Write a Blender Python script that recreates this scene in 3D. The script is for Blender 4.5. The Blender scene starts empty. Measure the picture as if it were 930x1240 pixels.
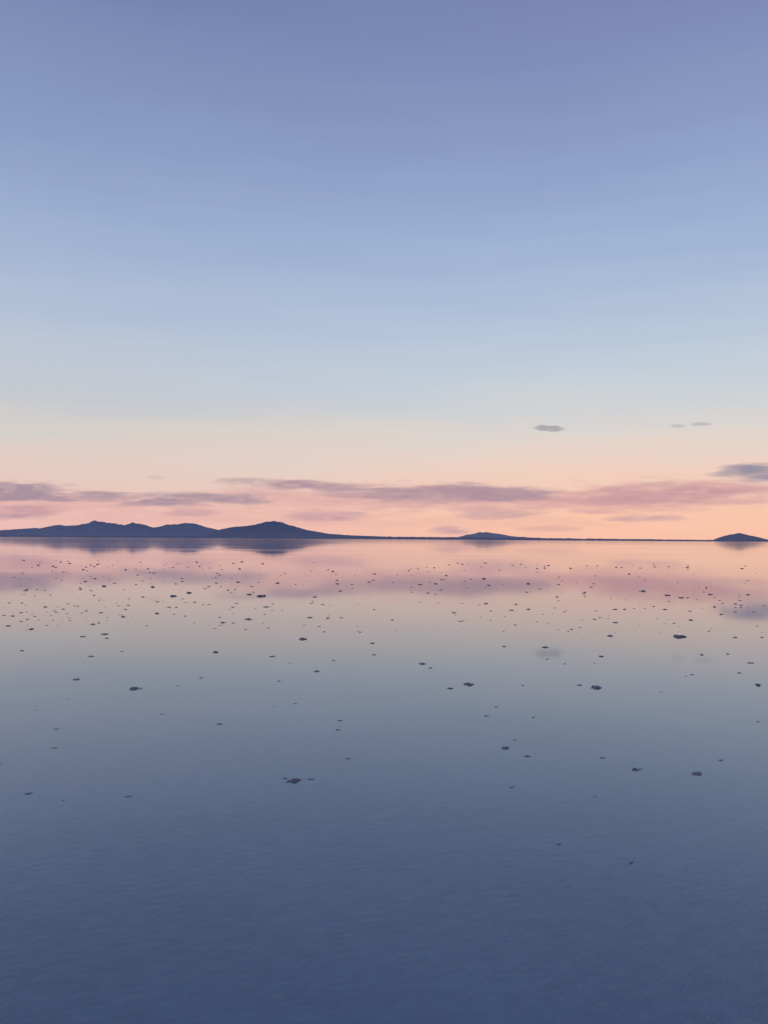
import bpy, bmesh, math, random
from mathutils import Vector, Matrix, noise

random.seed(7)
scene = bpy.context.scene
scene.view_settings.view_transform = 'Standard'
scene.view_settings.look = 'None'
scene.view_settings.exposure = 0

CAM_H = 1.6
F = 973.0
PITCH = math.radians(1.94)
ROLL = math.radians(0.37)

def s2l(c):
    r = []
    for v in c:
        v = v / 255.0
        r.append(v / 12.92 if v <= 0.04045 else ((v + 0.055) / 1.055) ** 2.4)
    return (r[0], r[1], r[2], 1.0)

# surveyed directions -> world
def tang(x, y):
    u = (x - 465) / F; v = (620 - y) / F
    a = u * math.cos(ROLL) - v * math.sin(ROLL)
    b = u * math.sin(ROLL) + v * math.cos(ROLL)
    f = math.cos(PITCH) - b * math.sin(PITCH)
    h = math.sin(PITCH) + b * math.cos(PITCH)
    return a / f, h / f

def at_distance(x, y, D):
    a, h = tang(x, y)
    return Vector((a * D, D, h * D + CAM_H))

def on_ground(x, y):
    a, h = tang(x, y)
    D = CAM_H / -h
    return Vector((a * D, D, 0)), D

def new_mat(name):
    m = bpy.data.materials.new(name); m.use_nodes = True
    m.node_tree.nodes.clear()
    return m, m.node_tree.nodes, m.node_tree.links

def mesh_obj(name, verts, faces, mat, smooth=False):
    me = bpy.data.meshes.new(name)
    me.from_pydata(verts, [], faces)
    me.update()
    if smooth:
        me.polygons.foreach_set('use_smooth', [True] * len(me.polygons))
    ob = bpy.data.objects.new(name, me)
    scene.collection.objects.link(ob)
    me.materials.append(mat)
    return ob

def fbm(x, y, z=0.0, o=4):
    s = 0; a = 0.5; t = 0
    for i in range(o):
        s += a * noise.noise(Vector((x, y, z + i * 7.3))); t += a
        x *= 2.03; y *= 2.03; a *= 0.5
    return s / t

def sstep(a, b, x):
    t = max(0.0, min(1.0, (x - a) / (b - a)))
    return t * t * (3 - 2 * t)

# ---------------------------------------------------------------- camera
cam = bpy.data.cameras.new('camera')
co = bpy.data.objects.new('camera', cam)
scene.collection.objects.link(co)
cam.sensor_fit = 'VERTICAL'
cam.angle = 2 * math.atan(620 / F)
cam.clip_start = 0.05
cam.clip_end = 500000
co.matrix_world = Matrix.Translation((0, 0, CAM_H)) @ Matrix.Rotation(math.pi / 2 + PITCH, 4, 'X') @ Matrix.Rotation(ROLL, 4, 'Z')
scene.camera = co

# ---------------------------------------------------------------- sky
w = bpy.data.worlds.new('World'); scene.world = w; w.use_nodes = True
nt = w.node_tree; N = nt.nodes; L = nt.links; N.clear()
out = N.new('ShaderNodeOutputWorld'); bg = N.new('ShaderNodeBackground')
L.new(bg.outputs[0], out.inputs[0])
tc = N.new('ShaderNodeTexCoord')
sep = N.new('ShaderNodeSeparateXYZ'); L.new(tc.outputs['Generated'], sep.inputs[0])
asn = N.new('ShaderNodeMath'); asn.operation = 'ARCSINE'; L.new(sep.outputs['Z'], asn.inputs[0])
mp = N.new('ShaderNodeMapping'); mp.inputs['Scale'].default_value = (2.2, 2.2, 22)
L.new(tc.outputs['Generated'], mp.inputs[0])
nz = N.new('ShaderNodeTexNoise'); nz.inputs['Scale'].default_value = 1.5; nz.inputs['Detail'].default_value = 5
L.new(mp.outputs[0], nz.inputs['Vector'])
nm = N.new('ShaderNodeMapRange'); nm.inputs['To Min'].default_value = -0.016; nm.inputs['To Max'].default_value = 0.016
nm.inputs['From Min'].default_value = 0.2; nm.inputs['From Max'].default_value = 0.8
L.new(nz.outputs[0], nm.inputs[0])
ad = N.new('ShaderNodeMath'); ad.operation = 'ADD'; L.new(asn.outputs[0], ad.inputs[0]); L.new(nm.outputs[0], ad.inputs[1])
el = N.new('ShaderNodeMath'); el.operation = 'DIVIDE'; el.inputs[1].default_value = math.pi / 2
L.new(ad.outputs[0], el.inputs[0])

def ramp(stops):
    r = N.new('ShaderNodeValToRGB')
    cr = r.color_ramp; cr.interpolation = 'LINEAR'
    e0 = cr.elements
    while len(e0) > 1: e0.remove(e0[-1])
    first = True
    for deg, c in stops:
        if first:
            e0[0].position = deg / 90; e0[0].color = s2l(c); first = False
        else:
            e = e0.new(deg / 90); e.color = s2l(c)
    L.new(el.outputs[0], r.inputs[0])
    return r
def deg_of(y): return math.degrees(math.atan((620 - y) / F)) + 1.94
left = [(0.0, (232,184,178)), (deg_of(635), (237,190,181)), (deg_of(615), (237,196,185)), (deg_of(590), (231,201,190)),
        (deg_of(560), (225,206,197)), (deg_of(530), (213,207,202)), (deg_of(500), (199,202,207)), (deg_of(450), (190,199,213)),
        (deg_of(400), (179,193,215)), (deg_of(300), (157,176,208)), (deg_of(200), (139,158,196)), (deg_of(100), (127,144,185)),
        (deg_of(0), (115,131,174)), (50, (90,105,150)), (90, (62,76,120))]
right = [(0.0, (250,193,168)), (deg_of(635), (251,196,169)), (deg_of(615), (249,200,175)), (deg_of(590), (243,205,185)),
        (deg_of(560), (236,210,196)), (deg_of(530), (225,213,205)), (deg_of(500), (209,211,213)), (deg_of(450), (194,206,218)),
        (deg_of(400), (181,197,218)), (deg_of(300), (158,178,211)), (deg_of(200), (142,160,199)), (deg_of(100), (130,145,187)),
        (deg_of(0), (120,132,177)), (50, (93,104,153)), (90, (64,76,121))]
r1 = ramp(left); r2 = ramp(right)
mr = N.new('ShaderNodeMapRange'); mr.interpolation_type = 'SMOOTHSTEP'
mr.inputs['From Min'].default_value = -0.42; mr.inputs['From Max'].default_value = 0.30
L.new(sep.outputs['X'], mr.inputs[0])
mx = N.new('ShaderNodeMix'); mx.data_type = 'RGBA'
L.new(mr.outputs[0], mx.inputs[0]); L.new(r1.outputs[0], mx.inputs[6]); L.new(r2.outputs[0], mx.inputs[7])
L.new(mx.outputs[2], bg.inputs[0])
bg.inputs[1].default_value = 1.0

# ---------------------------------------------------------------- clouds
SIG = 1 / 500.0
def cloud_mat(name, col):
    m, n, l = new_mat(name)
    o = n.new('ShaderNodeOutputMaterial')
    ab = n.new('ShaderNodeVolumeAbsorption'); ab.inputs[0].default_value = (0, 0, 0, 1); ab.inputs[1].default_value = SIG
    em = n.new('ShaderNodeEmission'); em.inputs[0].default_value = s2l(col); em.inputs[1].default_value = SIG
    a = n.new('ShaderNodeAddShader'); l.new(ab.outputs[0], a.inputs[0]); l.new(em.outputs[0], a.inputs[1])
    l.new(a.outputs[0], o.inputs['Volume'])
    return m

def build_cloud(name, D, col, blobs, seed):
    """blobs: (cx, cy, hw, hh, slope, opacity). Closed lens-like body whose depth varies with noise."""
    x0 = min(b[0] - b[2] * 1.6 for b in blobs) - 4; x1 = max(b[0] + b[2] * 1.6 for b in blobs) + 4
    y0 = min(b[1] - b[3] * 2.4 - abs(b[4]) * b[2] for b in blobs) - 2
    y1 = max(b[1] + b[3] * 2.4 + abs(b[4]) * b[2] for b in blobs) + 2
    sx = 1.6; sy = 0.7
    nx = int((x1 - x0) / sx) + 1; ny = int((y1 - y0) / sy) + 1
    T = []
    for j in range(ny):
        y = y0 + j * sy
        row = []
        for i in range(nx):
            x = x0 + i * sx
            act = []
            for cx, cy, hw, hh, sl, op in blobs:
                dx = (x - cx) / hw
                dy = (y - cy - sl * (x - cx)) / hh
                if abs(dx) > 1.6 or abs(dy) > 2.4: continue
                act.append((dx, dy, op))
            if not act:
                row.append(0.0); continue
            n1 = fbm(x / 55, y / 8, seed, 5)
            n2 = fbm(x / 20, y / 3.6, seed + 30, 4)
            tr = 1.0
            for dx, dy, op in act:
                edge = sstep(1.6, 1.2, abs(dx)) * sstep(2.4, 1.9, abs(dy))
                if dy > 0: dy *= 1.15
                e = dx * dx + dy * dy + n1 * 1.8 + n2 * 1.0
                a = sstep(1.7, 0.0, e) * op * (0.95 + 0.9 * n2)
                tr *= 1 - max(0, min(0.95, a * edge))
            row.append(-math.log(tr) / SIG)
        T.append(row)
    MINT = 4.0
    verts = []; idx = {}
    def vid(i, j, s):
        k = (i, j, s)
        if k not in idx:
            p = at_distance(x0 + i * sx, y0 + j * sy, D)
            t = max(T[j][i], MINT)
            d = Vector((p.x, p.y, 0)).normalized()
            p = p + d * (t * 0.5 * s)
            idx[k] = len(verts); verts.append(p)
        return idx[k]
    cells = set()
    for j in range(ny - 1):
        for i in range(nx - 1):
            if max(T[j][i], T[j+1][i], T[j][i+1], T[j+1][i+1]) > MINT: cells.add((i, j))
    faces = []
    for (i, j) in cells:
        q = [(i, j), (i + 1, j), (i + 1, j + 1), (i, j + 1)]
        faces.append([vid(a, b, -1) for a, b in reversed(q)])
        faces.append([vid(a, b, 1) for a, b in q])
        for (k, (di, dj)) in enumerate([(0, -1), (1, 0), (0, 1), (-1, 0)]):
            if (i + di, j + dj) not in cells:
                a = q[k]; b = q[(k + 1) % 4]
                faces.append([vid(*a, -1), vid(*b, -1), vid(*b, 1), vid(*a, 1)])
    ob = mesh_obj(name, verts, faces, cloud_mat(name + '_vapour', col))
    bm = bmesh.new(); bm.from_mesh(ob.data)
    bmesh.ops.recalc_face_normals(bm, faces=bm.faces)
    bm.to_mesh(ob.data); bm.free()
    return ob

# pink veils (far)
build_cloud('cloud', 52000, (221,170,167), [
    (40, 610, 180, 13, 0.0, 0.55), (400, 607, 115, 13, 0.02, 0.7), (560, 605, 150, 16, 0.01, 0.65),
    (800, 601, 155, 20, -0.04, 0.75), (700, 610, 110, 11, 0.0, 0.55), (240, 625, 240, 12, 0.0, 0.4),
    (330, 596, 90, 9, 0.0, 0.4), (520, 632, 260, 8, 0.0, 0.25)], 1.0)
# mauve main bank
build_cloud('cloud', 44000, (174,145,158), [
    (375, 588, 100, 6.5, 0.035, 0.85), (455, 598, 85, 7, 0.03, 0.5), (545, 599, 105, 12, 0.02, 0.8),
    (600, 597, 84, 11, 0.05, 0.85), (520, 593, 46, 6, 0.0, 0.6)], 11.0)
# right bank shading
build_cloud('cloud', 45000, (198,154,159), [
    (820, 597, 110, 12, -0.05, 0.8), (755, 606, 80, 7, 0.0, 0.6), (885, 606, 55, 5, 0.0, 0.5)], 23.0)
# left bank
build_cloud('cloud', 40000, (167,143,158), [
    (15, 595, 80, 12, 0.03, 0.95), (110, 602, 70, 6.5, 0.02, 0.8), (232, 605, 98, 9, -0.015, 0.9),
    (-90, 600, 90, 14, 0.0, 0.8)], 37.0)
# low wisps
build_cloud('cloud', 56000, (184,150,163), [
    (25, 621, 58, 9, -0.05, 0.9), (232, 621, 32, 6, 0, 0.65), (395, 625, 48, 7, 0, 0.7),
    (600, 622, 54, 9, 0, 0.65), (785, 628, 44, 4.5, 0, 0.6), (545, 643, 28, 5, 0, 0.65), (670, 640, 36, 4, 0, 0.4)], 51.0)
# grey violet upper right
build_cloud('cloud', 30000, (150,142,161), [
    (912, 574, 46, 9.5, 0.02, 0.9), (985, 572, 60, 11, 0.0, 0.9), (898, 566, 32, 5, -0.05, 0.6)], 63.0)
# small high wisps
build_cloud('cloud', 27000, (155,152,160), [
    (663, 519, 17, 2.6, 0.03, 0.9), (849, 513.5, 11, 2.0, 0, 0.5), (820, 516, 9, 2, 0, 0.4), (190, 578, 14, 2.5, 0, 0.35)], 77.0)

# ---------------------------------------------------------------- mountains
def rock_mat(name, c1, c2):
    m, n, l = new_mat(name)
    o = n.new('ShaderNodeOutputMaterial'); b = n.new('ShaderNodeBsdfPrincipled')
    b.inputs['Roughness'].default_value = 1.0
    b.inputs['Specular IOR Level'].default_value = 0.0
    t = n.new('ShaderNodeTexCoord'); z = n.new('ShaderNodeTexNoise')
    z.inputs['Scale'].default_value = 0.0016; z.inputs['Detail'].default_value = 6
    l.new(t.outputs['Object'], z.inputs['Vector'])
    r = n.new('ShaderNodeValToRGB'); r.color_ramp.elements[0].position = 0.35; r.color_ramp.elements[1].position = 0.65
    r.color_ramp.elements[0].color = (*c1, 1); r.color_ramp.elements[1].color = (*c2, 1)
    l.new(z.outputs[0], r.inputs[0]); l.new(r.outputs[0], b.inputs['Base Color'])
    l.new(b.outputs[0], o.inputs[0])
    return m

def ridge(name, prof, D, width, mat, seed, rough=0.12):
    x0 = prof[0][0]; x1 = prof[-1][0]
    step = 1.2
    nx = int((x1 - x0) / step) + 1; ny = 22
    verts = []; faces = []
    for i in range(nx):
        x = x0 + (x1 - x0) * i / (nx - 1)
        for k in range(len(prof) - 1):
            if prof[k][0] <= x <= prof[k + 1][0]:
                t = (x - prof[k][0]) / (prof[k + 1][0] - prof[k][0])
                y = prof[k][1] * (1 - t) + prof[k + 1][1] * t
                break
        p = at_distance(x, y, D)
        H = max(p.z, 1.0)
        H *= 1 + rough * fbm(x / 9, seed, 0, 4)
        for j in range(ny):
            s = -1 + 2 * j / (ny - 1)
            yy = D + s * width
            shape = (1 - abs(s)) ** 1.25
            wob = 1.0 + (0.3 * fbm(x / 14, s * 2, seed + 5, 3)) * min(1, abs(s) * 4)
            z = H * shape * max(0.1, wob) - 3
            verts.append((p.x * yy / D, yy, z))
    for i in range(nx - 1):
        for j in range(ny - 1):
            a = i * ny + j
            faces.append((a, a + ny, a + ny + 1, a + 1))
    return mesh_obj(name, verts, faces, mat, True)

m_far = rock_mat('distant_rock_haze_tint', (0.28, 0.32, 0.42), (0.31, 0.35, 0.45))  # aerial haze painted into the base colour, palest for the farthest hill
m_mid = rock_mat('mountain_rock_haze_tint', (0.19, 0.265, 0.38), (0.22, 0.295, 0.41))  # blue of the distant air mixed into the rock albedo
m_near = rock_mat('mountain_slope_haze_tint', (0.145, 0.21, 0.31), (0.17, 0.235, 0.34))  # weaker distance haze, also carried by the albedo
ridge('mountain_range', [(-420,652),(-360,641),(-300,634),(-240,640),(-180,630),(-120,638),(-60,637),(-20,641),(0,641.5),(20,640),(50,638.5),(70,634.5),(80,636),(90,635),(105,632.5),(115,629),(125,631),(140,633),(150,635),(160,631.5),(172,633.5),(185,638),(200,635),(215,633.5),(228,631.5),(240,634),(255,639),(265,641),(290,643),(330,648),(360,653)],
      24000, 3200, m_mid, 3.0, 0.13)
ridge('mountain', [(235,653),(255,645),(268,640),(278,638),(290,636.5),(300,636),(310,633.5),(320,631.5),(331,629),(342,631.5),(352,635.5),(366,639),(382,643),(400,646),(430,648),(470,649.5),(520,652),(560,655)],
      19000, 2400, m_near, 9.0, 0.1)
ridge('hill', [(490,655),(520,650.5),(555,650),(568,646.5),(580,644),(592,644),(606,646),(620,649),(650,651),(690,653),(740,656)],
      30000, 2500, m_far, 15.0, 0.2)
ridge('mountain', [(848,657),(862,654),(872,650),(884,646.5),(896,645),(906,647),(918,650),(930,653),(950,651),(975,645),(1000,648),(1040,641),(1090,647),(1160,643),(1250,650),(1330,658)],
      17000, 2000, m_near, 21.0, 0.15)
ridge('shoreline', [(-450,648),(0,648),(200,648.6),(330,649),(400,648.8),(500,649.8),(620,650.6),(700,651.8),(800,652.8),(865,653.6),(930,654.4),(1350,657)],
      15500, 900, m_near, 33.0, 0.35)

# ---------------------------------------------------------------- low haze over the far shore
def haze(name, col, op, x0, x1, D, h):
    t = -math.log(1 - op) / SIG
    vs = []; fs = []
    nx = 40; lv = [-40, 0.15 * h, 0.4 * h, 0.7 * h, h]; th = [1, 1, 0.7, 0.3, 0.02]
    for s in (-1, 1):
        for k in range(5):
            for i in range(nx + 1):
                u = i / nx; x = x0 + (x1 - x0) * u
                e = max(0.02, sstep(0, 0.15, u) * sstep(1, 0.85, u))
                vs.append((x, D + s * t * th[k] * e / 2, lv[k]))
    W = nx + 1; B = 5 * W
    for k in range(4):
        for i in range(nx):
            a = k * W + i
            fs.append((a, a + 1, a + W + 1, a + W)); fs.append((B + a + W, B + a + W + 1, B + a + 1, B + a))
    for i in range(nx):
        fs.append((i, B + i, B + i + 1, i + 1)); a = 4 * W + i; fs.append((a, a + 1, B + a + 1, B + a))
    for k in range(4):
        a = k * W; fs.append((a, a + W, B + a + W, B + a)); a = k * W + nx; fs.append((a, B + a, B + a + W, a + W))
    ob = mesh_obj(name, vs, fs, cloud_mat(name + '_vapour', col))
    bm = bmesh.new(); bm.from_mesh(ob.data); bmesh.ops.recalc_face_normals(bm, faces=bm.faces); bm.to_mesh(ob.data); bm.free()
haze('haze', (214, 184, 186), 0.045, -16000, 16000, 13500, 420)

# ---------------------------------------------------------------- water on salt flat
m, n, l = new_mat('shallow_water_over_salt')
o = n.new('ShaderNodeOutputMaterial'); b = n.new('ShaderNodeBsdfPrincipled'); l.new(b.outputs[0], o.inputs[0])
b.inputs['IOR'].default_value = 1.47
g = n.new('ShaderNodeNewGeometry')
n1 = n.new('ShaderNodeTexNoise'); n1.inputs['Scale'].default_value = 9.0; n1.inputs['Detail'].default_value = 6; n1.inputs['Roughness'].default_value = 0.65
l.new(g.outputs['Position'], n1.inputs['Vector'])
n2 = n.new('ShaderNodeTexNoise'); n2.inputs['Scale'].default_value = 0.5; n2.inputs['Detail'].default_value = 5
l.new(g.outputs['Position'], n2.inputs['Vector'])
mixn = n.new('ShaderNodeMath'); mixn.operation = 'MULTIPLY_ADD'; mixn.inputs[1].default_value = 0.5
half = n.new('ShaderNodeMath'); half.operation = 'MULTIPLY'; half.inputs[1].default_value = 0.5
l.new(n2.outputs[0], half.inputs[0]); l.new(n1.outputs[0], mixn.inputs[0]); l.new(half.outputs[0], mixn.inputs[2])
cr = n.new('ShaderNodeValToRGB')
cr.color_ramp.elements[0].position = 0.35; cr.color_ramp.elements[0].color = (0.13, 0.20, 0.255, 1)
cr.color_ramp.elements[1].position = 0.68; cr.color_ramp.elements[1].color = (0.205, 0.285, 0.34, 1)
l.new(mixn.outputs[0], cr.inputs[0]); l.new(cr.outputs[0], b.inputs['Base Color'])
# wind-streaked patches: calmer and slightly ruffled water
ms = n.new('ShaderNodeMapping'); ms.inputs['Scale'].default_value = (0.02, 0.06, 1)
l.new(g.outputs['Position'], ms.inputs[0])
ns = n.new('ShaderNodeTexNoise'); ns.inputs['Scale'].default_value = 1.0; ns.inputs['Detail'].default_value = 4
l.new(ms.outputs[0], ns.inputs['Vector'])
rr_ = n.new('ShaderNodeMapRange'); rr_.inputs['From Min'].default_value = 0.3; rr_.inputs['From Max'].default_value = 0.7
rr_.inputs['To Min'].default_value = 0.025; rr_.inputs['To Max'].default_value = 0.062
l.new(ns.outputs[0], rr_.inputs[0]); l.new(rr_.outputs[0], b.inputs['Roughness'])
ln = n.new('ShaderNodeVectorMath'); ln.operation = 'LENGTH'; l.new(g.outputs['Position'], ln.inputs[0])
mk = n.new('ShaderNodeMapRange'); mk.interpolation_type = 'SMOOTHSTEP'
mk.inputs['From Min'].default_value = 2.0; mk.inputs['From Max'].default_value = 9
mk.inputs['To Min'].default_value = 0.22; mk.inputs['To Max'].default_value = 0.0
l.new(ln.outputs['Value'], mk.inputs[0])
n3 = n.new('ShaderNodeTexNoise'); n3.inputs['Scale'].default_value = 26; n3.inputs['Detail'].default_value = 6; n3.inputs['Roughness'].default_value = 0.6; n3.inputs['Distortion'].default_value = 0.4
mb = n.new('ShaderNodeMapping'); mb.inputs['Scale'].default_value = (0.7, 1.1, 1)
l.new(g.outputs['Position'], mb.inputs[0]); l.new(mb.outputs[0], n3.inputs['Vector'])
bp = n.new('ShaderNodeBump'); bp.inputs['Distance'].default_value = 0.01
l.new(n3.outputs[0], bp.inputs['Height']); l.new(mk.outputs[0], bp.inputs['Strength'])
l.new(bp.outputs[0], b.inputs['Normal'])
S = 150000
mesh_obj('water', [(-S, -S, 0), (S, -S, 0), (S, S, 0), (-S, S, 0)], [(0, 1, 2, 3)], m)

# ---------------------------------------------------------------- salt clumps
m, n, l = new_mat('salt_crust')
o = n.new('ShaderNodeOutputMaterial'); b = n.new('ShaderNodeBsdfPrincipled'); l.new(b.outputs[0], o.inputs[0])
b.inputs['Roughness'].default_value = 0.9; b.inputs['Specular IOR Level'].default_value = 0.15
t = n.new('ShaderNodeNewGeometry'); z = n.new('ShaderNodeTexNoise'); z.inputs['Scale'].default_value = 40; z.inputs['Detail'].default_value = 5
l.new(t.outputs['Position'], z.inputs['Vector'])
z2 = n.new('ShaderNodeTexNoise'); z2.inputs['Scale'].default_value = 1.1; z2.inputs['Detail'].default_value = 2
l.new(t.outputs['Position'], z2.inputs['Vector'])
r = n.new('ShaderNodeValToRGB'); r.color_ramp.elements[0].position = 0.35; r.color_ramp.elements[1].position = 0.7
r.color_ramp.elements[0].color = (0.14, 0.14, 0.165, 1); r.color_ramp.elements[1].color = (0.42, 0.39, 0.40, 1)
l.new(z.outputs[0], r.inputs[0])
r_2 = n.new('ShaderNodeValToRGB'); r_2.color_ramp.elements[0].position = 0.46; r_2.color_ramp.elements[1].position = 0.62
r_2.color_ramp.elements[0].color = (0.9, 0.9, 0.95, 1); r_2.color_ramp.elements[1].color = (1.9, 1.7, 1.5, 1)
l.new(z2.outputs[0], r_2.inputs[0])
mm = n.new('ShaderNodeMix'); mm.data_type = 'RGBA'; mm.blend_type = 'MULTIPLY'; mm.inputs[0].default_value = 1
l.new(r.outputs[0], mm.inputs[6]); l.new(r_2.outputs[0], mm.inputs[7]); l.new(mm.outputs[2], b.inputs['Base Color'])

specks = [(163,834,12),(92,823,10),(261,790,8),(330,795,7),(384,813,8),(366,774,10),(451,779,6),(453,793,6),(404,800,4),(511,804,9),(521,809,5),(545,834,7),(567,829,13),(633,830,4),(702,830,7),(722,833,13),(728,795,7),(738,770,8),(745,754,6),(821,771,14),(918,830,9),(908,803,7),(850,793,6),(881,792,5),(588,867,5),(646,869,4),(600,856,4),(612,906,11),(639,916,7),(729,918,6),(769,932,10),(844,937,15),(872,921,6),(918,874,5),(265,877,7),(357,946,16),(376,944,6),(345,943,5),(421,919,6),(68,883,6),(154,965,5),(620,954,4),(721,965,4),(676,1023,5),(764,1046,4),(315,722,12),(302,720,6),(322,735,6),(301,750,9),(375,748,7),(381,723,6),(550,742,6),(588,731,6),(620,739,5),(640,738,5),(624,757,5),(610,783,5),(684,804,4),(779,716,8),(805,738,5),(835,740,5),(836,751,6),(890,772,5),(923,772,5),(895,815,5),(838,817,5),(800,838,3),(830,819,3),(113,756,6),(149,747,6),(190,743,6),(127,768,8),(100,771,7),(110,795,7),(38,762,6),(10,758,6),(26,742,5),(55,735,5),(27,788,5),(148,789,4),(126,710,6),(122,742,5),(210,722,8),(229,718,6),(185,711,5),(173,723,5),(248,713,4),(262,706,5),(288,705,6),(290,689,4),(408,707,6),(447,705,5),(412,716,4),(475,751,4),(509,708,5),(528,707,5),(586,701,5),(540,697,4),(640,707,5),(676,708,4),(720,750,5),(716,711,4),(745,738,6),(756,738,4),(865,735,5),(873,744,5),(890,741,4),(196,865,4),(243,821,5),(358,852,4),(409,884,5),(338,825,4),(270,754,6),(660,784,9),(860,720,6),(825,724,6),(808,721,6),(897,733,5),(650,753,3),(560,752,3)]
items = []
for x, y, wd in specks:
    p, D = on_ground(x, y)
    items.append((p, wd * D / F))
for k in range(1300):
    dy = 28 + 85 * random.random() ** 1.25
    if random.random() < 0.05: dy = random.uniform(60, 330)
    x = random.uniform(-250, 1180)
    dens = 0.5 + 1.0 * fbm(x / 120, dy / 20, 4, 3) + (0.15 if x < 330 else -0.05)
    if random.random() > dens: continue
    p, D = on_ground(x, 653 + (x - 465) * 0.0065 + dy)
    items.append((p, random.uniform(1.6, 5.2) * max(0.6, 1 - dy / 300) * (0.6 + dy / 150) * D / F))
# clumps elsewhere on the flat
for k in range(160):
    a = random.uniform(0, 2 * math.pi); d = random.uniform(7, 60)
    if -0.9 < a - math.pi / 2 < 0.9: continue
    items.append((Vector((math.cos(a) * d, math.sin(a) * d, 0)), random.uniform(0.05, 0.13)))

def ico(sub):
    bm = bmesh.new(); bmesh.ops.create_icosphere(bm, subdivisions=sub, radius=1.0)
    v = [x.co.copy() for x in bm.verts]; f = [[x.index for x in q.verts] for q in bm.faces]
    bm.free(); return v, f
TPL = {k: ico(k) for k in (2, 3)}
CV = []; CF = []
def lump(p, rx, ry, h, sub, seed):
    vs, fs = TPL[sub]; base = len(CV)
    for c in vs:
        s = 1 + 0.6 * noise.noise(c * 1.3 + Vector((seed, 0, 0))) + 0.35 * noise.noise(c * 3.4 + Vector((0, seed, 0)))
        CV.append((p.x + c.x * s * rx, p.y + c.y * s * ry, p.z + c.z * s * h))
    for f in fs: CF.append([base + q for q in f])
for i, (p, wd) in enumerate(items):
    near = p.y < 22
    rx = wd * 0.5
    rng = random.Random(i)
    if near or wd > 0.2:
        lump(p, rx * 0.72, rx * 0.8, rx * rng.uniform(0.22, 0.36), 3, i * 1.7)
        for q in range(rng.randint(2, 6)):
            a = rng.uniform(0, 6.28); d = rx * rng.uniform(0.45, 1.15)
            rr = rx * rng.uniform(0.1, 0.36)
            lump(p + Vector((math.cos(a) * d, math.sin(a) * d, 0)), rr, rr, rr * rng.uniform(0.35, 0.8), 2, i + q * 3.1)
    else:
        lump(p, rx * rng.uniform(0.8, 1.1), rx, rx * rng.uniform(0.25, 0.5), 2, i * 1.7)
mesh_obj('salt_clumps', CV, CF, m)
